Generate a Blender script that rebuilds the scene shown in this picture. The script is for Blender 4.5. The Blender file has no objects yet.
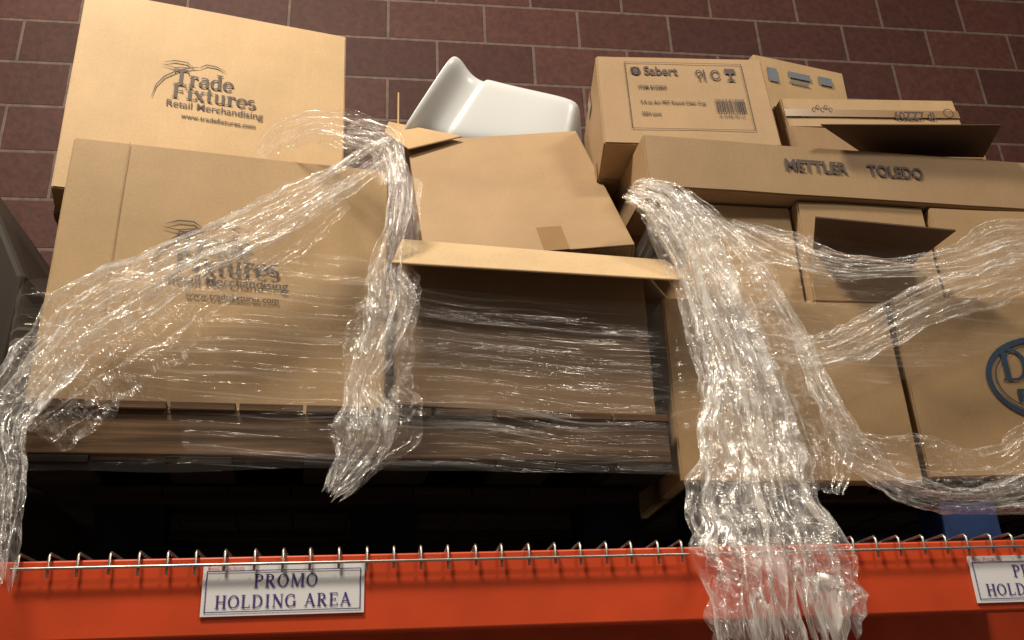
import bpy, bmesh, math, random
from mathutils import Matrix, Vector, noise, Euler
random.seed(4)
S=bpy.context.scene
COL=S.collection
S.view_settings.view_transform='Standard'
rad=math.radians

# ------------------------------------------------------------------ materials
def newmat(name):
    m=bpy.data.materials.new(name); m.use_nodes=True
    nt=m.node_tree; nt.nodes.clear()
    out=nt.nodes.new('ShaderNodeOutputMaterial')
    return m,nt,out
def N(nt,t,**kw):
    n=nt.nodes.new(t)
    for k,v in kw.items(): setattr(n,k,v)
    return n
def ramp(nt,stops):
    n=nt.nodes.new('ShaderNodeValToRGB'); e=n.color_ramp.elements
    while len(e)<len(stops): e.new(0.5)
    for i,(p,c) in enumerate(stops):
        e[i].position=p; e[i].color=(*c,1) if len(c)==3 else c
    return n
def simple(name,col,rough=.6,metal=0,nscale=20,namt=.12,bump=.0,spec=.5):
    m,nt,out=newmat(name)
    b=N(nt,'ShaderNodeBsdfPrincipled'); b.inputs['Roughness'].default_value=rough; b.inputs['Metallic'].default_value=metal
    b.inputs['Specular IOR Level'].default_value=spec
    tc=N(nt,'ShaderNodeTexCoord'); nz=N(nt,'ShaderNodeTexNoise'); nz.inputs['Scale'].default_value=nscale; nz.inputs['Detail'].default_value=5
    nt.links.new(tc.outputs['Object'],nz.inputs['Vector'])
    r=ramp(nt,[(.3,[c*(1-namt) for c in col]),(.7,[min(1,c*(1+namt)) for c in col])])
    nt.links.new(nz.outputs['Fac'],r.inputs[0]); nt.links.new(r.outputs[0],b.inputs['Base Color'])
    if bump:
        bp=N(nt,'ShaderNodeBump'); bp.inputs['Strength'].default_value=bump; bp.inputs['Distance'].default_value=.01
        nt.links.new(nz.outputs['Fac'],bp.inputs['Height']); nt.links.new(bp.outputs[0],b.inputs['Normal'])
    nt.links.new(b.outputs[0],out.inputs[0]); return m
def cardboard(name,col):
    m,nt,out=newmat(name)
    b=N(nt,'ShaderNodeBsdfPrincipled'); b.inputs['Roughness'].default_value=.62; b.inputs['Specular IOR Level'].default_value=.3
    tc=N(nt,'ShaderNodeTexCoord')
    n1=N(nt,'ShaderNodeTexNoise'); n1.inputs['Scale'].default_value=4; n1.inputs['Detail'].default_value=6; n1.inputs['Roughness'].default_value=.6
    n2=N(nt,'ShaderNodeTexNoise'); n2.inputs['Scale'].default_value=160; n2.inputs['Detail'].default_value=2
    mp=N(nt,'ShaderNodeMapping'); mp.inputs['Scale'].default_value=(1,1,.12)
    n3=N(nt,'ShaderNodeTexNoise'); n3.inputs['Scale'].default_value=70; n3.inputs['Detail'].default_value=2
    for n in (n1,n2): nt.links.new(tc.outputs['Object'],n.inputs['Vector'])
    nt.links.new(tc.outputs['Object'],mp.inputs[0]); nt.links.new(mp.outputs[0],n3.inputs['Vector'])
    r=ramp(nt,[(.3,[c*.80 for c in col]),(.7,[c*1.12 for c in col])])
    mx=N(nt,'ShaderNodeMath',operation='MULTIPLY_ADD'); mx.inputs[1].default_value=.3
    nt.links.new(n2.outputs['Fac'],mx.inputs[0]); 
    m2=N(nt,'ShaderNodeMath',operation='MULTIPLY'); m2.inputs[1].default_value=.7
    nt.links.new(n1.outputs['Fac'],m2.inputs[0]); nt.links.new(m2.outputs[0],mx.inputs[2])
    nt.links.new(mx.outputs[0],r.inputs[0]); nt.links.new(r.outputs[0],b.inputs['Base Color'])
    bp=N(nt,'ShaderNodeBump'); bp.inputs['Strength'].default_value=.10; bp.inputs['Distance'].default_value=.004
    nt.links.new(n3.outputs['Fac'],bp.inputs['Height']); nt.links.new(bp.outputs[0],b.inputs['Normal'])
    nt.links.new(b.outputs[0],out.inputs[0]); return m
def film(name,su,sv,lo,base,peak,gl=.12,rough=.16,bumpd=.003,bumps=.9,col=(.95,.92,.90),facing=.2,patch=.15,crk=0):
    """clear polyethylene film: transparent sheet, milky gathered streaks and fine crinkles, plus a surface reflection on top"""
    m,nt,out=newmat(name)
    L=nt.links.new
    tc=N(nt,'ShaderNodeTexCoord'); mp=N(nt,'ShaderNodeMapping'); mp.inputs['Scale'].default_value=(su,sv,1)
    L(tc.outputs['UV'],mp.inputs[0])
    n1=N(nt,'ShaderNodeTexNoise'); n1.inputs['Scale'].default_value=1; n1.inputs['Detail'].default_value=5; n1.inputs['Roughness'].default_value=.65; n1.inputs['Distortion'].default_value=.7
    L(mp.outputs[0],n1.inputs['Vector'])
    mp2=N(nt,'ShaderNodeMapping'); mp2.inputs['Scale'].default_value=(su*.22,sv*.8,1); mp2.inputs['Location'].default_value=(3,7,0)
    L(tc.outputs['UV'],mp2.inputs[0])
    n2=N(nt,'ShaderNodeTexNoise'); n2.inputs['Scale'].default_value=1; n2.inputs['Detail'].default_value=2
    L(mp2.outputs[0],n2.inputs['Vector'])
    r=ramp(nt,[(lo,(0,0,0)),(lo+.2,(1,1,1))]); L(n1.outputs['Fac'],r.inputs[0])
    r2=ramp(nt,[(.38,(patch,patch,patch)),(.62,(1,1,1))]); L(n2.outputs['Fac'],r2.inputs[0])
    mu=N(nt,'ShaderNodeMath',operation='MULTIPLY'); L(r.outputs[0],mu.inputs[0]); L(r2.outputs[0],mu.inputs[1])
    ma=N(nt,'ShaderNodeMath',operation='MULTIPLY_ADD'); ma.inputs[1].default_value=peak; ma.inputs[2].default_value=base
    L(mu.outputs[0],ma.inputs[0]); val=ma.outputs[0]; hgt=n1.outputs['Fac']
    if crk:
        mp3=N(nt,'ShaderNodeMapping'); mp3.inputs['Scale'].default_value=(su*.45,sv*2.2,1); mp3.inputs['Location'].default_value=(1,2,0); L(tc.outputs['UV'],mp3.inputs[0])
        n3=N(nt,'ShaderNodeTexNoise'); n3.inputs['Scale'].default_value=1; n3.inputs['Detail'].default_value=3; n3.inputs['Roughness'].default_value=.6; n3.inputs['Distortion'].default_value=1.2; L(mp3.outputs[0],n3.inputs['Vector'])
        rg=ramp(nt,[(.45,(0,0,0)),(.495,(1,1,1)),(.54,(0,0,0))]); L(n3.outputs['Fac'],rg.inputs[0])
        mc=N(nt,'ShaderNodeMath',operation='MULTIPLY_ADD'); mc.inputs[1].default_value=crk; L(rg.outputs[0],mc.inputs[0]); L(val,mc.inputs[2]); val=mc.outputs[0]
        hh=N(nt,'ShaderNodeMath',operation='MULTIPLY_ADD'); hh.inputs[1].default_value=.35; L(rg.outputs[0],hh.inputs[0]); L(hgt,hh.inputs[2]); hgt=hh.outputs[0]
    lw=N(nt,'ShaderNodeLayerWeight'); lw.inputs['Blend'].default_value=.25
    ad=N(nt,'ShaderNodeMath',operation='MULTIPLY_ADD',use_clamp=True); ad.inputs[1].default_value=facing
    L(lw.outputs['Facing'],ad.inputs[0]); L(val,ad.inputs[2])
    bp=N(nt,'ShaderNodeBump'); bp.inputs['Strength'].default_value=bumps; bp.inputs['Distance'].default_value=bumpd
    L(hgt,bp.inputs['Height'])
    d=N(nt,'ShaderNodeBsdfDiffuse'); d.inputs[0].default_value=(*col,1)
    tl=N(nt,'ShaderNodeBsdfTranslucent'); tl.inputs[0].default_value=(*col,1)
    g=N(nt,'ShaderNodeBsdfGlossy'); g.inputs['Roughness'].default_value=rough; g.inputs[0].default_value=(gl,gl*.98,gl*.95,1)
    L(bp.outputs[0],g.inputs['Normal'])
    m1=N(nt,'ShaderNodeMixShader'); m1.inputs[0].default_value=.22; L(d.outputs[0],m1.inputs[1]); L(tl.outputs[0],m1.inputs[2])
    k=1-gl*.6
    t=N(nt,'ShaderNodeBsdfTransparent'); t.inputs[0].default_value=(k,k,k,1)
    m3=N(nt,'ShaderNodeMixShader'); L(ad.outputs[0],m3.inputs[0]); L(t.outputs[0],m3.inputs[1]); L(m1.outputs[0],m3.inputs[2])
    a=N(nt,'ShaderNodeAddShader'); L(m3.outputs[0],a.inputs[0]); L(g.outputs[0],a.inputs[1])
    L(a.outputs[0],out.inputs[0]); return m

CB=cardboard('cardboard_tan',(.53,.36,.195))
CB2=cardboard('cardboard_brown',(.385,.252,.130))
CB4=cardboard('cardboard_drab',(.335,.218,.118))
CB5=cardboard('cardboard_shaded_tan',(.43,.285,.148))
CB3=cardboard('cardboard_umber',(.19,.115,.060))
CBI=cardboard('cardboard_inner',(.32,.20,.105))
CBD=cardboard('cardboard_flap_shade',(.085,.045,.026))  # for flap undersides, their shade painted into the board colour
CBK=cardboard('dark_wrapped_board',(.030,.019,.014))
EDGE=cardboard('cardboard_edge',(.54,.385,.22))
INK=simple('ink_dark_brown',(.055,.035,.03),.6)
INKB=simple('ink_navy',(.02,.045,.09),.6)
INKP=simple('ink_slate_blue',(.12,.14,.17),.6)
INKG=simple('ink_grey',(.10,.075,.06),.6)
PURPLE=simple('ink_purple',(.07,.04,.22),.6)
RED=simple('ink_red',(.6,.04,.03),.6)
PAPER=simple('label_paper',(.86,.85,.87),.35,nscale=8,namt=.03)
TAPE=simple('packing_tape',(.26,.155,.07),.32,nscale=9,namt=.08)
ORANGE=simple('rack_orange_paint',(.66,.072,.018),.38,nscale=6,namt=.14,bump=.05)
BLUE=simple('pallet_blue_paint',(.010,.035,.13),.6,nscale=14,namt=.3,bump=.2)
BLUE_SHADE=simple('pallet_blue_shaded',(.003,.005,.012),.8,nscale=14,namt=.3,bump=.2,spec=.1)  # same blue pallet paint with the shade under the load put into its colour
RBLUE=simple('rack_blue_paint',(.02,.06,.25),.4,nscale=6)
WIRE=simple('galvanised_wire',(.42,.38,.35),.35,metal=.9,nscale=60)
BINW=simple('white_plastic',(.55,.565,.575),.28,nscale=5,namt=.03)
FLOOR=simple('concrete',(.25,.24,.22),.5,nscale=3,namt=.15)
def wood(name,k):
    m,nt,out=newmat(name); b=N(nt,'ShaderNodeBsdfPrincipled'); b.inputs['Roughness'].default_value=.8; b.inputs['Specular IOR Level'].default_value=.2
    tc=N(nt,'ShaderNodeTexCoord'); mp=N(nt,'ShaderNodeMapping'); mp.inputs['Scale'].default_value=(3,30,60)
    n=N(nt,'ShaderNodeTexNoise'); n.inputs['Scale'].default_value=1; n.inputs['Detail'].default_value=6; n.inputs['Distortion'].default_value=.5
    nt.links.new(tc.outputs['Object'],mp.inputs[0]); nt.links.new(mp.outputs[0],n.inputs['Vector'])
    r=ramp(nt,[(.3,(.04*k,.022*k,.012*k)),(.55,(.13*k,.075*k,.04*k)),(.75,(.24*k,.145*k,.085*k))])
    nt.links.new(n.outputs['Fac'],r.inputs[0]); nt.links.new(r.outputs[0],b.inputs['Base Color'])
    bp=N(nt,'ShaderNodeBump'); bp.inputs['Strength'].default_value=.4; bp.inputs['Distance'].default_value=.004
    nt.links.new(n.outputs['Fac'],bp.inputs['Height']); nt.links.new(bp.outputs[0],b.inputs['Normal'])
    nt.links.new(b.outputs[0],out.inputs[0]); return m
WOOD=wood('pallet_wood',.85); WOOD_SHADE=wood('pallet_wood_shaded',.10)  # second wood is near black, its colour standing in for shade below the load
def brick():
    m,nt,out=newmat('painted_block_wall'); b=N(nt,'ShaderNodeBsdfPrincipled'); b.inputs['Roughness'].default_value=.65; b.inputs['Specular IOR Level'].default_value=.25
    tc=N(nt,'ShaderNodeTexCoord'); sp=N(nt,'ShaderNodeSeparateXYZ'); cb=N(nt,'ShaderNodeCombineXYZ')
    nt.links.new(tc.outputs['Object'],sp.inputs[0]); nt.links.new(sp.outputs['X'],cb.inputs['X']); nt.links.new(sp.outputs['Z'],cb.inputs['Y'])
    br=N(nt,'ShaderNodeTexBrick'); br.inputs['Scale'].default_value=1; br.inputs['Brick Width'].default_value=.40; br.inputs['Row Height'].default_value=.20
    br.inputs['Mortar Size'].default_value=.0075; br.inputs['Mortar Smooth'].default_value=.3; br.inputs['Bias'].default_value=0
    br.inputs['Color1'].default_value=(.047,.0155,.0125,1); br.inputs['Color2'].default_value=(.074,.026,.020,1); br.inputs['Mortar'].default_value=(.12,.083,.068,1)
    nt.links.new(cb.outputs[0],br.inputs['Vector'])
    nz=N(nt,'ShaderNodeTexNoise'); nz.inputs['Scale'].default_value=45; nz.inputs['Detail'].default_value=5; nt.links.new(tc.outputs['Object'],nz.inputs['Vector'])
    r=ramp(nt,[(.3,(.7,.7,.7)),(.7,(1.15,1.1,1.1))]); nt.links.new(nz.outputs['Fac'],r.inputs[0])
    mx=N(nt,'ShaderNodeMix',data_type='RGBA',blend_type='MULTIPLY'); mx.inputs[0].default_value=1
    nt.links.new(br.outputs['Color'],mx.inputs[6]); nt.links.new(r.outputs[0],mx.inputs[7]); nt.links.new(mx.outputs[2],b.inputs['Base Color'])
    iv=N(nt,'ShaderNodeMath',operation='MULTIPLY_ADD'); iv.inputs[1].default_value=-1; nt.links.new(br.outputs['Fac'],iv.inputs[0])
    h=N(nt,'ShaderNodeMath',operation='MULTIPLY'); h.inputs[1].default_value=.35; nt.links.new(nz.outputs['Fac'],h.inputs[0]); nt.links.new(h.outputs[0],iv.inputs[2])
    bp=N(nt,'ShaderNodeBump'); bp.inputs['Strength'].default_value=.7; bp.inputs['Distance'].default_value=.006
    nt.links.new(iv.outputs[0],bp.inputs['Height']); nt.links.new(bp.outputs[0],b.inputs['Normal'])
    nt.links.new(b.outputs[0],out.inputs[0]); return m
BRICK=brick()
FILM=film('stretch_film_gathered',90,10,.46,.05,.58,gl=.11,rough=.18,bumpd=.004,patch=.15,facing=.14,crk=.20)
FILML=film('stretch_film_loose',55,12,.53,.015,.38,gl=.08,rough=.16,bumpd=.004,patch=.08,facing=.10,crk=.16)
FILMT=film('stretch_film_taut',1.4,70,.54,.01,.42,gl=.05,rough=.16,bumpd=.0035,bumps=.8,patch=0,facing=.06)
MATS=[FILM,FILML,FILMT]

# ------------------------------------------------------------------ mesh helpers
def obj_from_bm(bm,name,mats,parent=None,smooth=False):
    me=bpy.data.meshes.new(name); bm.to_mesh(me); bm.free()
    if smooth:
        for p in me.polygons: p.use_smooth=True
    for m in (mats if isinstance(mats,(list,tuple)) else [mats]): me.materials.append(m)
    o=bpy.data.objects.new(name,me); COL.objects.link(o)
    if parent: o.parent=parent
    return o
def bm_box(bm,x0,x1,y0,y1,z0,z1,mi=0):
    v=[bm.verts.new((x,y,z)) for x in(x0,x1) for y in(y0,y1) for z in(z0,z1)]
    for f in((0,1,3,2),(4,6,7,5),(0,4,5,1),(2,3,7,6),(0,2,6,4),(1,5,7,3)):
        bm.faces.new([v[i] for i in f]).material_index=mi
def box(name,x0,x1,y0,y1,z0,z1,mat,parent=None,bev=0):
    bm=bmesh.new(); bm_box(bm,x0,x1,y0,y1,z0,z1); o=obj_from_bm(bm,name,mat,parent)
    if bev:
        b=o.modifiers.new('b','BEVEL'); b.width=bev; b.segments=2
    return o
def slab(bm,quad,th,mi=0):
    """thin board from 4 corner points, thickness th"""
    q=[Vector(p) for p in quad]; n=(q[1]-q[0]).cross(q[3]-q[0]).normalized()*th
    a=[bm.verts.new(p) for p in q]; b=[bm.verts.new(p+n) for p in q]
    bm.faces.new(a).material_index=mi; bm.faces.new(b[::-1]).material_index=mi
    for i in range(4):
        j=(i+1)%4; bm.faces.new([a[j],a[i],b[i],b[j]]).material_index=mi
def place(o,c,rot):
    o.location=c; o.rotation_euler=Euler([rad(a) for a in rot],'XYZ')
def carton(name,c,w,h,d,rot=(0,0,0),mat=None,seed=0,dent=.0018,tape=True):
    """closed carton; local origin = centre of its front face, body extends to +y"""
    mat=mat or CB
    bm=bmesh.new()
    bm_box(bm,-w/2,w/2,0,d,-h/2,h/2)
    bmesh.ops.bevel(bm,geom=bm.edges[:],offset=.0035,segments=2,affect='EDGES')
    bmesh.ops.subdivide_edges(bm,edges=[e for e in bm.edges if e.calc_length()>.08],cuts=9,use_grid_fill=True)
    for v in bm.verts:
        v.co+=noise.noise_vector(v.co*5+Vector((seed*3.1,0,0)))*dent
    o=obj_from_bm(bm,name,mat,None,False); place(o,c,rot)
    bm=bmesh.new()
    for z in(-h/2-.0022,h/2+.0016):
        bm_box(bm,-w/2+.004,w/2-.004,d/2-.0015,d/2+.0015,z,z+.0006)
    obj_from_bm(bm,'flap_seams',INKG,o)
    if tape:
        bm=bmesh.new()
        for z in(-h/2-.003,h/2+.0022): bm_box(bm,-w/2,w/2,d/2-.024,d/2+.024,z,z+.0008)
        for s in(-1,1): 
            x=s*(w/2+.0022); bm_box(bm,min(x,x+s*.0006),max(x,x+s*.0006),d/2-.024,d/2+.024,h/2-.06,h/2); bm_box(bm,min(x,x+s*.0006),max(x,x+s*.0006),d/2-.024,d/2+.024,-h/2,-h/2+.06)
        obj_from_bm(bm,'tape',TAPE,o)
    return o
def text(body,x0,z0,w,h,mat,parent,y=-.003,offset=0.0,name='print'):
    """built-in-font text fitted to width w and height h on a box face"""
    cu=bpy.data.curves.new(name,'FONT'); cu.body=body; cu.size=1; cu.offset=offset; cu.extrude=0
    o=bpy.data.objects.new(name,cu); COL.objects.link(o)
    bpy.context.view_layer.update()
    dg=bpy.context.evaluated_depsgraph_get(); me=bpy.data.meshes.new_from_object(o.evaluated_get(dg))
    bpy.data.objects.remove(o); 
    xs=[v.co.x for v in me.vertices]; ys=[v.co.y for v in me.vertices]
    a,b,c,d=min(xs),max(xs),min(ys),max(ys)
    for v in me.vertices:
        v.co=Vector((x0+(v.co.x-a)/(b-a)*w, y, z0+(v.co.y-c)/(d-c)*h))
    me.materials.clear(); me.materials.append(mat)
    o=bpy.data.objects.new(name,me); COL.objects.link(o); o.parent=parent; return o

# ---- serif glyphs drawn as strokes
Tk,tn=.17,.075
def bar(x0,y0,x1,y1,w): return ('b',x0,y0,x1,y1,w)
def arc(cx,cy,rx,ry,a0,a1): return ('a',cx,cy,rx,ry,a0,a1)
def stem(x,y0=0,y1=1,w=Tk,st=True,sb=True):
    r=[bar(x,y0,x,y1,w)]
    if sb: r.append(bar(x-w/2-.09,y0+.03,x+w/2+.09,y0+.03,.06))
    if st: r.append(bar(x-w/2-.09,y1-.03,x+w/2+.09,y1-.03,.06))
    return r
GL={
'I':(.58,stem(.28)),'H':(1.0,stem(.22)+stem(.78)+[bar(.22,.5,.78,.5,tn)]),
'L':(.82,stem(.22)+[bar(.22,.035,.74,.035,.07),bar(.72,0,.72,.26,.06)]),
'P':(.82,stem(.22)+[arc(.38,.73,.3,.235,-90,90),bar(.22,.965,.38,.965,tn),bar(.22,.495,.38,.495,tn)]),
'R':(.95,stem(.22)+[arc(.38,.73,.28,.235,-90,90),bar(.22,.965,.38,.965,tn),bar(.22,.495,.38,.495,tn),bar(.42,.5,.76,0,.16),bar(.66,.03,.92,.03,.06)]),
'O':(1.0,[arc(.48,.5,.37,.46,0,360)]),
'D':(.98,stem(.22)+[arc(.42,.5,.40,.465,-90,90),bar(.22,.965,.42,.965,tn),bar(.22,.035,.42,.035,tn)]),
'G':(1.02,[arc(.48,.5,.37,.46,40,325),bar(.8,.08,.8,.42,Tk*.9),bar(.66,.42,.92,.42,.06),bar(.76,.66,.76,.95,.06)]),
'M':(1.2,stem(.17,w=.07)+[bar(.2,.98,.58,.03,.16),bar(.58,.03,.92,.98,tn)]+stem(.98)),
'N':(1.0,stem(.18,w=.07)+[bar(.18,.97,.8,.03,.17)]+stem(.8,w=.07,sb=False)),
'A':(.98,[bar(.14,0,.47,1,tn),bar(.45,1,.82,0,Tk),bar(.26,.34,.68,.34,tn),bar(.03,.03,.27,.03,.06),bar(.68,.03,.97,.03,.06)]),
'E':(.86,stem(.22)+[bar(.22,.035,.74,.035,.07),bar(.22,.965,.72,.965,.07),bar(.22,.5,.58,.5,.07),bar(.72,0,.72,.24,.06),bar(.7,.78,.7,1,.06),bar(.57,.4,.57,.6,.05)]),
'T':(.86,stem(.43,st=False)+[bar(.05,.96,.81,.96,.08),bar(.07,.76,.07,1,.06),bar(.79,.76,.79,1,.06)]),
'F':(.8,stem(.22)+[bar(.22,.965,.72,.965,.08),bar(.22,.5,.58,.5,.08),bar(.7,.76,.7,1,.06),bar(.57,.4,.57,.6,.05)]),
'r':(.52,stem(.17,0,.66)+[arc(.34,.48,.14,.15,40,150),bar(.42,.5,.42,.64,.13)]),
'a':(.62,[bar(.46,.02,.46,.5,.15),arc(.31,.48,.16,.155,0,150),arc(.27,.19,.18,.17,60,300),bar(.3,.36,.46,.36,.06),bar(.28,.03,.6,.05,.06)]),
'd':(.68,stem(.5,0,1)+[arc(.3,.32,.21,.3,0,360)]),
'e':(.6,[arc(.31,.32,.23,.3,0,320),bar(.1,.34,.54,.34,.07)]),
'i':(.36,stem(.17,0,.66)+[bar(.17,.78,.17,.95,.17)]),
'x':(.62,[bar(.1,.66,.5,0,.16),bar(.5,.66,.1,0,.07),bar(0,.63,.24,.63,.06),bar(.38,.63,.6,.63,.06),bar(0,.03,.22,.03,.06),bar(.38,.03,.62,.03,.06)]),
't':(.44,[bar(.2,.05,.2,.88,.15),bar(.03,.63,.4,.63,.07),arc(.3,.12,.1,.1,180,320)]),
'u':(.7,[bar(.17,.14,.17,.66,.15),bar(.52,0,.52,.66,.15),arc(.35,.16,.18,.14,180,340),bar(.05,.63,.2,.63,.06),bar(.4,.63,.55,.63,.06),bar(.5,.03,.66,.03,.06)]),
's':(.5,[arc(.25,.48,.15,.15,40,265),arc(.25,.18,.16,.16,-150,85)]),
' ':(.45,[])}
def glyphs(txt,x0,z0,h,mat,parent,y=-.0035,sp=.03,name='lettering',wscale=1):
    bm=bmesh.new(); cx=0
    def q(pts):
        bm.faces.new([bm.verts.new((x0+px*h*wscale,y+random.random()*.0002,z0+py*h)) for px,py in pts])
    for ch in txt:
        adv,st=GL[ch]
        for s in st:
            if s[0]=='b':
                _,a,b,c,d,w=s; dx,dy=c-a,d-b; L=math.hypot(dx,dy) or 1; nx,ny=-dy/L*w/2,dx/L*w/2
                q([(cx+a-nx,b-ny),(cx+c-nx,d-ny),(cx+c+nx,d+ny),(cx+a+nx,b+ny)])
            else:
                _,ax,ay,rx,ry,a0,a1=s; n=max(6,int(abs(a1-a0)/15)); pr=None
                for i in range(n+1):
                    t=rad(a0+(a1-a0)*i/n); wd=(tn+(Tk-tn)*abs(math.cos(t)))/2
                    p1=(cx+ax+(rx+wd)*math.cos(t),ay+(ry+min(wd,.04))*math.sin(t)); p2=(cx+ax+(rx-wd)*math.cos(t),ay+(ry-min(wd,.04))*math.sin(t))
                    if pr: q([pr[1],pr[0],p1,p2])
                    pr=(p1,p2)
        cx+=adv+sp
    return obj_from_bm(bm,name,mat,parent), cx*h*wscale
def ring(bm,cx,cz,rx,rz,w,y,a0=0,a1=360,n=48):
    pr=None
    for i in range(n+1):
        t=rad(a0+(a1-a0)*i/n)
        p=[bm.verts.new((cx+(rx+k)*math.cos(t),y,cz+(rz+k)*math.sin(t))) for k in(w/2,-w/2)]
        if pr: bm.faces.new([pr[1],pr[0],p[0],p[1]])
        pr=p
def rule(bm,x0,x1,z0,z1,y): bm.faces.new([bm.verts.new((a,y,b)) for a,b in((x0,z0),(x1,z0),(x1,z1),(x0,z1))])
def swoosh(bm,pts,y):
    """tapered brush stroke through (x,z,width) points"""
    pr=None
    for i,(x,z,w) in enumerate(pts):
        a=pts[max(i-1,0)]; b=pts[min(i+1,len(pts)-1)]; dx,dz=b[0]-a[0],b[1]-a[1]; l=math.hypot(dx,dz)
        p=[bm.verts.new((x-dz/l*k,y,z+dx/l*k)) for k in(w/2,-w/2)]
        if pr: bm.faces.new([pr[1],pr[0],p[0],p[1]])
        pr=p

# ------------------------------------------------------------------ room
box('wall_back',-4,6,3.1,3.3,0,6.5,BRICK)
box('floor',-4,6,-4,3.1,-.05,0,FLOOR)

# ------------------------------------------------------------------ pallet rack
rack=bpy.data.objects.new('pallet_rack',None); COL.objects.link(rack)
def beam(nm,y0,sgn):
    bm=bmesh.new()
    prof=[(0,1.758),(0,1.888),(.034,1.888),(.034,1.862),(.05,1.862),(.05,1.758)]
    prof=[(y0+sgn*a,b) for a,b in prof]
    A=[bm.verts.new((-1.42,a,b)) for a,b in prof]; B=[bm.verts.new((2.55,a,b)) for a,b in prof]
    for i in range(6):
        j=(i+1)%6; bm.faces.new([A[i],A[j],B[j],B[i]])
    bm.faces.new(A[::-1]); bm.faces.new(B); bmesh.ops.recalc_face_normals(bm,faces=bm.faces)
    o=obj_from_bm(bm,nm,ORANGE,rack); m=o.modifiers.new('b','BEVEL'); m.width=.003; m.segments=2
beam('beam_front',1.70,1); beam('beam_rear',2.86,-1)
for x in(-1.50,2.55):
    for y in(1.70,2.78): box('upright',x,x+.08,y,y+.08,0,2.6 if x<0 else 3.2,RBLUE,rack,.004)
    for k in range(4):
        bm=bmesh.new(); z=.2+k*.5
        slab(bm,[(x+.02,1.78,z),(x+.06,1.78,z),(x+.06,2.78,z+.5),(x+.02,2.78,z+.5)],.02); obj_from_bm(bm,'brace',RBLUE,rack)
def wires(nm,x0,x1):
    cu=bpy.data.curves.new(nm,'CURVE'); cu.dimensions='3D'; cu.bevel_depth=.0026; cu.bevel_resolution=2
    def pl(pts):
        s=cu.splines.new('POLY'); s.points.add(len(pts)-1)
        for p,q in zip(s.points,pts): p.co=(*q,1)
    n=int((x1-x0)/.046)
    for i in range(n+1):
        x=x0+i*(x1-x0)/n+random.uniform(-.002,.002)
        pl([(x,1.690,1.860+random.uniform(-.003,.003)),(x,1.690,1.893),(x,1.696,1.8985),(x,1.72,1.8985),(x,2.84,1.8985),(x,2.866,1.893),(x,2.868,1.87)])
    for z,y in((1.873,1.686),(1.8935,1.76),(1.8935,1.9),(1.8935,2.05),(1.8935,2.2),(1.8935,2.35),(1.8935,2.5),(1.8935,2.65)):
        pl([(x0-.01,y,z),(x1+.01,y,z+random.uniform(-.002,.002))])
    o=bpy.data.objects.new('wire_deck',cu); COL.objects.link(o); cu.materials.append(WIRE); o.parent=rack
wires('deck_a',-.60,.545); wires('deck_b',.60,1.85); wires('deck_c',-1.4,-.66)

# ------------------------------------------------------------------ pallets
def stringer_pallet(c,rz,w=1.24,d=1.05):
    e=bpy.data.objects.new('wooden_pallet',None); COL.objects.link(e); place(e,c,(0,0,rz))
    for i,y in enumerate((0,d/2-.02,d-.04)):
        box('stringer',-w/2,w/2,y,y+.04,.016,.102,WOOD,e,.003)
    n=10; bw=.118
    for k in range(n):
        x=-w/2+k*(w-bw)/(n-1); box('deck_board',x,x+bw,-.008,d+.006,.102,.118,WOOD,e,.002)
    for k in (0,2,4,5,7,9):
        x=-w/2+k*(w-bw)/(n-1); box('bottom_board',x,x+bw,0,d,0,.015,WOOD_SHADE,e,.002)
    return e
def block_pallet(c,rz,w,d,h,mat,wd):
    e=bpy.data.objects.new('block_pallet',None); COL.objects.link(e); place(e,c,(0,0,rz))
    for y in(0,d/2-.05,d-.1):
        box('skid_board',-w/2,w/2,y,y+.1,0,.018,wd,e,.002)
        for x in(-w/2,-.06,w/2-.13): box('block',x,x+.13,y+.002,y+.1,.018,h-.036,mat,e,.003)
        box('cross_board',-w/2,w/2,y,y+.1,h-.036,h-.018,wd,e,.002)
    n=9
    for k in range(n):
        x=-w/2+k*(w-.12)/(n-1); box('deck_board',x,x+.12,0,d,h-.018,h,wd,e,.002)
    return e
stringer_pallet((-.027,1.78,2.066),5.2)
block_pallet((.0,1.92,1.903),4,1.1,.85,.158,BLUE_SHADE,WOOD_SHADE)
bp2=block_pallet((1.25,1.88,1.903),1,1.24,.88,.136,BLUE_SHADE,WOOD_SHADE)
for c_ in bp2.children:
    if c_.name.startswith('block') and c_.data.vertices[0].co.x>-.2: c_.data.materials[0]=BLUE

# ------------------------------------------------------------------ cartons, left load
def fixture_logo(o):
    k=-.045
    glyphs('Trade',k-.060,.046,.048,INK,o,sp=-.01,wscale=.98); glyphs('Fixtures',k-.060,.001,.045,INK,o,sp=-.01,wscale=1.06)
    text('Retail Merchandising',k-.068,-.034,.240,.026,INK,o,offset=.010)
    text('www.tradefixtures.com',k-.03,-.060,.185,.014,INK,o,offset=.014)
    bm=bmesh.new(); y=-.0035
    swoosh(bm,[(k-.105,-.01,.001),(k-.098,.03,.003),(k-.08,.062,.004),(k-.05,.088,.004),(k-.02,.102,.004),(k+.0,.108,.002)],y)
    swoosh(bm,[(k-.085,.108,.001),(k-.06,.118,.004),(k-.03,.118,.004),(k-.01,.104,.001)],y)
    swoosh(bm,[(k-.09,.10,.001),(k-.06,.095,.003),(k-.035,.1,.003),(k-.01,.103,.001)],y)
    swoosh(bm,[(k+.0,.106,.001),(k+.02,.121,.004),(k+.045,.12,.004),(k+.07,.108,.001)],y)
    obj_from_bm(bm,'leaf_mark',INK,o)
A=carton('cardboard_box',(-.449,2.1,3.118),.684,.624,.27,(-2.3,-.2,12.1),CB,1); fixture_logo(A)
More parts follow.
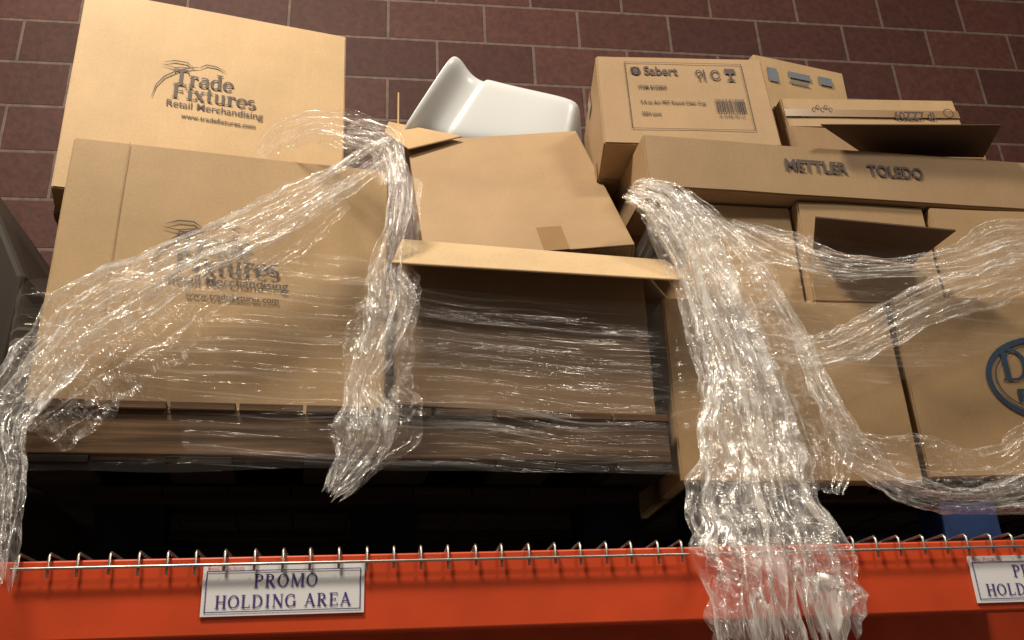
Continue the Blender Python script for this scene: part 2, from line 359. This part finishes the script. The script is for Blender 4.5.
B=carton('cardboard_box',(-.329,1.82,2.488),.672,.604,.20,(-1.8,.4,7.5),CB5,2); fixture_logo(B)
bm=bmesh.new(); rule(bm,-.224,-.2225,-.1,.302,-.0032); obj_from_bm(bm,'score_lines',CBI,B)
carton('cardboard_box',(-.385,2.13,2.494),.60,.610,.62,(0,0,9),CB2,3)
def open_carton(c,w,h,d,rot,mat,flaps=(),fmat=None):
    o=bpy.data.objects.new('open_cardboard_box',None); COL.objects.link(o); place(o,c,rot)
    t=.006
    bm=bmesh.new()
    bm_box(bm,-w/2,w/2,0,t,-h/2,h/2); bm_box(bm,-w/2,w/2,d-t,d,-h/2,h/2)
    bm_box(bm,-w/2,-w/2+t,t,d-t,-h/2,h/2); bm_box(bm,w/2-t,w/2,t,d-t,-h/2,h/2); bm_box(bm,-w/2+t,w/2-t,t,d-t,-h/2,-h/2+t)
    b=obj_from_bm(bm,'body',mat,o); m=b.modifiers.new('b','BEVEL'); m.width=.0025; m.segments=2
    for q in flaps:
        bm=bmesh.new(); slab(bm,q,.005); f=obj_from_bm(bm,'flap',fmat or EDGE,o); m=f.modifiers.new('b','BEVEL'); m.width=.0015
    return o
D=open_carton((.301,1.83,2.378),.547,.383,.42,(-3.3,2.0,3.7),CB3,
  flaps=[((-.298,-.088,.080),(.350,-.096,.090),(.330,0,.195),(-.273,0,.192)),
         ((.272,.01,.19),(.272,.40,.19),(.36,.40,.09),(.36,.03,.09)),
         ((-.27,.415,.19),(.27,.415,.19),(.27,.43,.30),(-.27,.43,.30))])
E=open_carton((.316,2.067,2.872),.488,.66,.24,(-32,-5,-2.7),CB4,
  flaps=[((-.268,.0,.40),(-.274,.10,.40),(-.256,.10,.68),(-.250,.0,.71)),
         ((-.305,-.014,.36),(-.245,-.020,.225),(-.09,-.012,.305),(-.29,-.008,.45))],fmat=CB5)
bm=bmesh.new(); bm_box(bm,.03,.09,-.0012,-.0005,-.33,-.22); obj_from_bm(bm,'tape',TAPE,E)
carton('cardboard_box',(.33,2.31,2.44),.56,.50,.50,(0,0,5),CB2,6)
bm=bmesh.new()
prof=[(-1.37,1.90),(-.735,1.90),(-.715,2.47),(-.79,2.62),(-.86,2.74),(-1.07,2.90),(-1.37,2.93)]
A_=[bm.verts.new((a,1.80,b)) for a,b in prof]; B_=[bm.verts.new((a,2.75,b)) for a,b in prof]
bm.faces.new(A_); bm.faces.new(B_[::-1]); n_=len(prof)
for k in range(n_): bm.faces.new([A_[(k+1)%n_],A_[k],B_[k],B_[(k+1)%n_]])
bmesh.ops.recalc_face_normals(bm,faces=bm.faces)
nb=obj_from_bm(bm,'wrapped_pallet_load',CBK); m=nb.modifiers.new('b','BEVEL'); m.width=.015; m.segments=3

# ------------------------------------------------------------------ white plastic bin
def white_bin():
    secs=[(-.035,.205,.165,1),(-.02,.200,.160,1),(.0,.172,.140,1),(.03,.150,.126,.9),(.068,.140,.118,.8),(.072,.147,.126,.8),(.085,.147,.126,.7),(.16,.138,.119,.4),(.28,.128,.110,0),(.38,.120,.100,0),(.40,.10,.08,0)]
    bm=bmesh.new(); rings=[]; n=40
    for x,hy,hz,bw in secs:
        r=[]
        for i in range(n):
            t=2*math.pi*i/n; c,s=math.cos(t),math.sin(t); e=.30
            yy=hy*math.copysign(abs(c)**e,c); zz=hz*math.copysign(abs(s)**e,s)
            r.append(bm.verts.new((x+.05*bw*(zz/hz),yy,zz)))
        rings.append(r)
    for a,b in zip(rings,rings[1:]):
        for i in range(n): bm.faces.new([a[i],a[(i+1)%n],b[(i+1)%n],b[i]])
    bm.faces.new(rings[-1])
    bmesh.ops.recalc_face_normals(bm,faces=bm.faces)
    o=obj_from_bm(bm,'plastic_bin',BINW,None,True)
    m=o.modifiers.new('s','SOLIDIFY'); m.thickness=.005; m=o.modifiers.new('ss','SUBSURF'); m.levels=1; m.render_levels=2
    return o
wb=white_bin(); place(wb,(.196,2.43,3.285),(0,14,-14))

# ------------------------------------------------------------------ right load
Fb=carton('cardboard_box',(.879,1.85,2.252),.535,.421,.34,(-1,.6,.3),CB2,7)
Gb=carton('cardboard_box',(1.475,1.85,2.264),.615,.428,.60,(1,0,-2),CB2,8)
bm=bmesh.new(); ring(bm,.0,0,.135,.095,.013,-.0032); ring(bm,.0,0,.118,.080,.003,-.0032); obj_from_bm(bm,'oval_mark',INKB,Gb).location=(.02,0,.01)
glyphs('D',-.085,.005,.078,INKB,Gb); text('FINE',-.055,-.045,.13,.030,INKB,Gb,offset=.02)
carton('cardboard_box',(.845,1.9,2.602),.272,.272,.40,(0,.6,.5),CB2,9)
Ib=carton('cardboard_box',(1.156,1.88,2.606),.335,.268,.40,(0,0,2),CB2,10)
bm=bmesh.new(); slab(bm,[(-.15,-.004,.0),(-.20,-.125,.015),(.145,-.125,-.003),(.10,-.004,-.03)],.004); obj_from_bm(bm,'flap',CBD,Ib)
Jb=carton('cardboard_box',(1.57,1.88,2.603),.47,.262,.40,(0,0,1),CB2,11)
Mb=carton('cardboard_box',(1.211,1.87,2.818),1.20,.148,.50,(-1.5,.5,2.6),CB4,12)
text('METTLER',-.243,-.004,.165,.034,INK,Mb,offset=.03); text('TOLEDO',-.022,-.004,.150,.034,INK,Mb,offset=.03)
Sb=carton('cardboard_box',(.767,1.93,3.070),.448,.332,.30,(-12,2.2,-5),CB4,13)
bm=bmesh.new(); y=-.0034; w=.002
x0,x1,z0,z1=-.15,.165,-.115,.14
for a in((x0,x1,z0,z0+w),(x0,x1,z1-w,z1),(x0,x0+w,z0,z1),(x1-w,x1,z0,z1)): rule(bm,*a,y)
xx=.075
while xx<.150:
    ww=random.choice((.0012,.002,.003)); rule(bm,xx,xx+ww,-.05,.0,y); xx+=ww+random.choice((.0012,.002,.003))
for k,cx in enumerate((.05,.09,.13)):
    if k==0: 
        ring(bm,cx-.004,.10,.007,.012,.004,y,0,360,16); rule(bm,cx-.006,cx-.002,.07,.09,y); rule(bm,cx+.008,cx+.012,.07,.115,y)
    if k==1: ring(bm,cx,.095,.011,.017,.005,y,20,340,16)
    if k==2: rule(bm,cx-.014,cx+.014,.10,.12,y); rule(bm,cx-.003,cx+.003,.075,.1,y); rule(bm,cx-.010,cx+.010,.072,.078,y)
ring(bm,-.122,.105,.010,.013,.006,y,0,360,16); rule(bm,-.135,-.112,.095,.118,y)
obj_from_bm(bm,'label_print',INK,Sb)
text('Sabert',-.10,.090,.09,.034,INK,Sb,offset=.02)
text('ITEM 810280F',-.12,.035,.075,.014,INK,Sb,offset=.02); text('9.4 oz Arc PET Round Clear Cup',-.12,-.025,.17,.016,INK,Sb,offset=.02); text('300/4 count',-.12,-.065,.05,.013,INK,Sb,offset=.02)
text('8 10180 90112',.08,-.068,.065,.011,INK,Sb)
Ob=open_carton((1.33,1.97,2.962),.56,.128,.5,(0,0,1),CBI,fmat=CBD,
   flaps=[((-.075,-.003,-.022),(-.275,-.15,-.04),(.222,-.15,-.012),(.27,-.003,-.01))])
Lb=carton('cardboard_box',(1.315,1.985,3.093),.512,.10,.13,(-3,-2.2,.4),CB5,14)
bm=bmesh.new(); bm_box(bm,-.256,.256,-.0036,-.0030,-.016,.008); obj_from_bm(bm,'tape',TAPE,Lb)
text('60ZZ7 dI',.06,-.022,.12,.026,INK,Lb,y=-.0042,offset=.02)
bm=bmesh.new()
for i in range(5): ring(bm,-.17+i*.012,.006+.008*(i%2),.005,.007,.003,-.004,0,300,8)
ring(bm,.225,.0,.014,.014,.003,-.004); obj_from_bm(bm,'stamp',INK,Lb)
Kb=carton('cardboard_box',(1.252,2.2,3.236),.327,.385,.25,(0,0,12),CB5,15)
bm=bmesh.new()
rule(bm,-.125,-.09,.10,.150,-.0042); rule(bm,-.05,.03,.128,.150,-.0042); rule(bm,-.05,.02,.108,.116,-.0042); rule(bm,.06,.11,.125,.155,-.0042)
obj_from_bm(bm,'printed_panel',INKP,Kb)

# ------------------------------------------------------------------ signs
def sign(x,z):
    e=bpy.data.objects.new('shelf_label',None); COL.objects.link(e); place(e,(x,1.6965,z),(0,0,0))
    box('card',0,.272,0,.002,0,.086,PAPER,e)
    y=-.0012
    bm=bmesh.new()
    for a in((.006,.266,.006,.0075),(.006,.266,.0735,.075),(.006,.0075,.006,.075),(.2645,.266,.006,.075)): rule(bm,*a,y)
    obj_from_bm(bm,'border',PURPLE,e)
    text('Best Practices',.008,.0765,.06,.0065,RED,e,y=y,offset=.0)
    o,wd=glyphs('PROMO',0,0,.0225,PURPLE,e,y=y,sp=.06,wscale=.93); o.location=(.140-wd/2,0,.0455)
    o,wd=glyphs('HOLDING AREA',0,0,.0215,PURPLE,e,y=y,sp=.05,wscale=.95); o.location=(.137-wd/2,0,.0125)
sign(-.302,1.789); sign(1.105,1.772)

# ------------------------------------------------------------------ stretch wrap
def catmull(P,n):
    out=[]; m=len(P)-1
    for k in range(n+1):
        t=k/n*m; i=min(int(t),m-1); f=t-i
        p0=P[max(i-1,0)];p1=P[i];p2=P[i+1];p3=P[min(i+2,m)]
        out.append([.5*((2*b)+(-a+c)*f+(2*a-5*b+4*c-d)*f*f+(-a+3*b-3*c+d)*f**3) for a,b,c,d in zip(p0,p1,p2,p3)])
    return out
nz_=noise.noise
def drape(bm,uvl,pts,seed,folds=8,depth=1,mi=0,nu=90,step=.005,rag=0,lat=.12,dome=.10,crump=1,edge=.3):
    """gathered film following a hanging path (x,y,z,half width): long pleats plus softer cross creases"""
    L=sum((Vector(a[:3])-Vector(b[:3])).length for a,b in zip(pts,pts[1:]))
    nv=max(20,int(L/step)); C=catmull(pts,nv); rows=[]
    for k,(x,y,z,hw) in enumerate(C):
        hw=max(hw,.008)
        a=Vector(C[max(k-1,0)][:3]); b=Vector(C[min(k+1,nv)][:3]); T=(b-a).normalized()
        W=T.cross(Vector((0,1,0)))
        W=W.normalized() if W.length>1e-4 else Vector((1,0,0))
        v=k/nv*L; row=[]; hd=min(hw,.06)
        eL=1+edge*(nz_((v*7,seed*1.7,0))+.5*nz_((v*22,seed,5))); eR=1+edge*(nz_((v*7,seed*1.7,50))+.5*nz_((v*22,seed,55)))
        for i in range(nu+1):
            u=-1+2*i/nu
            n1=nz_((u*folds*.35+seed*7.3+v*1.5,v*2.8,seed)); n2=nz_((u*folds*.95+n1*.8,v*7*crump,seed+9)); n3=nz_((u*folds*2.3-v*9,v*22*crump,seed+4)); n4=nz_((u*folds*5+v*14,v*34*crump,seed+8))
            la=hw*(u*(eL if u<0 else eR)+lat*n2+lat*1.4*n1)
            de=depth*hd*(.7*abs(n1)+.40*abs(n2)+.17*abs(n3)+.09*abs(n4))+hd*dome*(1-u*u)
            ex=Vector()
            if rag:
                w=max(0,(k/nv-.80)/.20); ex=T*(w*rag*(nz_((u*6,seed,3))+.6*nz_((u*17,seed,8))))
            p=Vector((x,y,z))+W*la+Vector((0,-1,0))*de+ex+T*(.008*n2)
            row.append((bm.verts.new(p),(u*(.45*hw+.03)+seed*.37,v)))
        rows.append(row)
    for a,b in zip(rows,rows[1:]):
        for i in range(nu):
            q=[a[i],a[i+1],b[i+1],b[i]]
            f=bm.faces.new([t[0] for t in q]); f.material_index=mi; f.smooth=True
            for lp,t in zip(f.loops,q): lp[uvl].uv=t[1]
def taut(bm,uvl,path,zlo,zhi,seed,mi=2,nz=60,amp=.004):
    """film pulled tight around a load; path=list of (x,y); zlo/zhi functions of arclength 0..1"""
    Lt=sum(math.dist(a,b) for a,b in zip(path,path[1:])); n=int(Lt/.012); cols=[]
    seg=[0]
    for a,b in zip(path,path[1:]): seg.append(seg[-1]+math.dist(a,b))
    for k in range(n+1):
        s=k/n*Lt; j=max(i for i in range(len(path)-1) if seg[i]<=s+1e-9); f=(s-seg[j])/(seg[j+1]-seg[j])
        x=path[j][0]*(1-f)+path[j+1][0]*f; y=path[j][1]*(1-f)+path[j+1][1]*f
        dx,dy=path[j+1][0]-path[j][0],path[j+1][1]-path[j][1]; l=math.hypot(dx,dy); nx,ny=dy/l,-dx/l
        t=s/Lt; a,b=zlo(t),zhi(t); col=[]
        for i in range(nz+1):
            w=i/nz; z=a+(b-a)*w+.006*nz_((s*4,seed,w*3))
            o=amp*abs(nz_((s*2.2,z*34+.8*nz_((s*3,z*5,1)),seed)))+.5*amp*nz_((s*8,z*60,seed+3))
            o*=min(1,.3+w)
            col.append((bm.verts.new((x+nx*o,y+ny*o,z)),(s,z+.05*s+.012*nz_((s*5,z*7,2)))))
        cols.append(col)
    for a,b in zip(cols,cols[1:]):
        for i in range(nz):
            q=[a[i],b[i],b[i+1],a[i+1]]
            f=bm.faces.new([t[0] for t in q]); f.material_index=mi; f.smooth=True
            for lp,t in zip(f.loops,q): lp[uvl].uv=t[1]
def lerp(tab):
    def g(t):
        for (a,b),(c,d) in zip(tab,tab[1:]):
            if t<=c: return b+(d-b)*(t-a)/(c-a)
        return tab[-1][1]
    return g
# left load wrap
bm=bmesh.new(); uv=bm.loops.layers.uv.new('UVMap')
W1=[(.02,1.78,2.79,.03),(-.07,1.77,2.71,.045),(-.18,1.76,2.62,.055),(-.31,1.75,2.53,.055),(-.44,1.74,2.44,.06),(-.55,1.73,2.35,.075),(-.62,1.72,2.24,.065),(-.66,1.70,2.13,.045),(-.635,1.67,2.03,.036),(-.62,1.655,1.93,.034),(-.61,1.65,1.85,.022)]
drape(bm,uv,W1,1,folds=9,mi=0,rag=.05)
drape(bm,uv,[(-.10,1.775,2.66,.04),(-.20,1.765,2.57,.07),(-.33,1.755,2.47,.08),(-.45,1.745,2.37,.10),(-.56,1.735,2.25,.11),(-.64,1.72,2.13,.08)],22,folds=6,depth=.5,mi=1,edge=.4)
drape(bm,uv,[(-.29,1.86,2.80,.015),(-.235,1.85,2.85,.035),(-.16,1.83,2.865,.05),(-.08,1.81,2.84,.055),(-.01,1.785,2.79,.045),(.01,1.78,2.74,.02)],3,folds=6,mi=1,edge=.4)
drape(bm,uv,[(-.09,1.80,2.83,.03),(-.03,1.785,2.81,.045),(.005,1.77,2.76,.035),(.015,1.76,2.68,.025)],31,folds=7,mi=0,edge=.5)
W2=[(.0,1.785,2.80,.020),(.025,1.76,2.70,.026),(.022,1.745,2.58,.028),(-.0,1.74,2.47,.036),(.005,1.735,2.38,.048),(-.02,1.73,2.28,.045),(-.04,1.725,2.20,.04),(-.03,1.715,2.12,.06),(-.055,1.71,2.06,.04),(-.095,1.70,2.0,.014)]
drape(bm,uv,W2,4,folds=6,mi=0,rag=.03,edge=.5)
drape(bm,uv,[(x+.015,y+.01,z,h*1.4) for x,y,z,h in W2[1:]],5,folds=4,depth=.7,mi=1,rag=.04,edge=.5)
path=[(-.60,2.55),(-.708,1.765),(-.685,1.735),(-.02,1.765),(.30,1.80),(.605,1.833),(.615,1.87),(.60,2.55)]
taut(bm,uv,path,lerp([(0,2.05),(1,2.06)]),lerp([(0,2.42),(.28,2.42),(.5,2.52),(.52,2.50),(.56,2.44),(1,2.44)]),6)
lw=obj_from_bm(bm,'plastic_stretch_wrap',MATS)
# right load wrap
bm=bmesh.new(); uv=bm.loops.layers.uv.new('UVMap')
W3=[(.55,1.80,2.71,.03),(.61,1.775,2.66,.055),(.66,1.765,2.53,.06),(.69,1.75,2.38,.068),(.71,1.73,2.24,.09),(.70,1.705,2.10,.105),(.695,1.675,1.98,.12),(.695,1.645,1.86,.13),(.69,1.64,1.78,.138),(.695,1.64,1.735,.13)]
drape(bm,uv,W3,11,folds=13,mi=0,nu=150,rag=.20,edge=.25)
drape(bm,uv,[(x+.01,y+.02,z,h*1.08) for x,y,z,h in W3],12,folds=7,depth=.6,mi=0,nu=80,rag=.12,edge=.25)
drape(bm,uv,[(.66,1.81,2.70,.04),(.74,1.79,2.56,.07),(.79,1.78,2.40,.09),(.83,1.77,2.24,.10),(.86,1.755,2.10,.08),(.85,1.73,1.99,.04)],13,folds=8,depth=.6,mi=1)
drape(bm,uv,[(.68,1.80,2.69,.012),(.80,1.785,2.54,.018),(.87,1.775,2.37,.02),(.91,1.765,2.20,.03),(.95,1.76,2.07,.04),(1.04,1.75,2.0,.035),(1.15,1.75,1.975,.03),(1.30,1.75,1.99,.035),(1.45,1.75,2.05,.04)],14,folds=5,mi=0,edge=.5)
drape(bm,uv,[(.78,1.81,2.63,.02),(.89,1.80,2.56,.04),(1.0,1.77,2.51,.035),(1.10,1.74,2.49,.025),(1.27,1.73,2.51,.04),(1.40,1.76,2.56,.06),(1.55,1.78,2.59,.06)],15,folds=6,depth=.8,mi=0,edge=.4)
drape(bm,uv,[(.74,1.78,2.34,.04),(.89,1.785,2.30,.035),(1.01,1.785,2.33,.045),(1.20,1.785,2.42,.05),(1.38,1.785,2.48,.055),(1.55,1.79,2.53,.06)],16,folds=6,depth=.8,mi=0,edge=.4)
drape(bm,uv,[(.92,1.78,2.10,.03),(1.05,1.77,2.05,.06),(1.2,1.765,2.03,.06),(1.35,1.765,2.07,.07),(1.5,1.77,2.12,.07)],17,folds=5,depth=.7,mi=1)
path=[(.62,2.45),(.605,1.83),(.63,1.81),(1.16,1.81),(1.80,1.80),(1.82,2.45)]
taut(bm,uv,path,lerp([(0,2.05),(.3,2.15),(.5,2.28),(.62,2.38),(1,2.40)]),lerp([(0,2.66),(.27,2.66),(.5,2.58),(1,2.62)]),18)
rw=obj_from_bm(bm,'plastic_stretch_wrap',MATS)

# ------------------------------------------------------------------ lights
def area(nm,loc,tgt,size,e,col):
    l=bpy.data.lights.new(nm,'AREA'); l.shape='RECTANGLE'; l.size=size[0]; l.size_y=size[1]; l.energy=e; l.color=col
    o=bpy.data.objects.new(nm,l); COL.objects.link(o); o.location=loc
    o.rotation_euler=(Vector(tgt)-Vector(loc)).to_track_quat('-Z','Y').to_euler()
area('ceiling_light',(-1.1,.35,5.8),(-.1,1.9,2.6),(.7,.4),240,(1,.895,.73))
area('ceiling_light',(2.0,-.6,5.4),(.9,1.8,2.2),(.7,.4),72,(1,.90,.76))
w=bpy.data.worlds.new('world'); w.use_nodes=True; S.world=w
w.node_tree.nodes['Background'].inputs[0].default_value=(1,.86,.72,1); w.node_tree.nodes['Background'].inputs[1].default_value=.10

# ------------------------------------------------------------------ camera
f=940.0
p=rad(23.3); yw=rad(8.4); r=rad(2.7)
Fv=Vector((math.sin(yw)*math.cos(p),math.cos(yw)*math.cos(p),math.sin(p)))
R0=Vector((math.cos(yw),-math.sin(yw),0)); U0=R0.cross(Fv)
R=math.cos(r)*R0-math.sin(r)*U0; U=math.sin(r)*R0+math.cos(r)*U0
cd=bpy.data.cameras.new('camera'); cd.sensor_width=36; cd.lens=36*f/1024; cd.clip_start=.02
cam=bpy.data.objects.new('camera',cd); COL.objects.link(cam)
M=Matrix((R,U,-Fv)).transposed().to_4x4(); M.translation=Vector((0,0,1.6)); cam.matrix_world=M
S.camera=cam
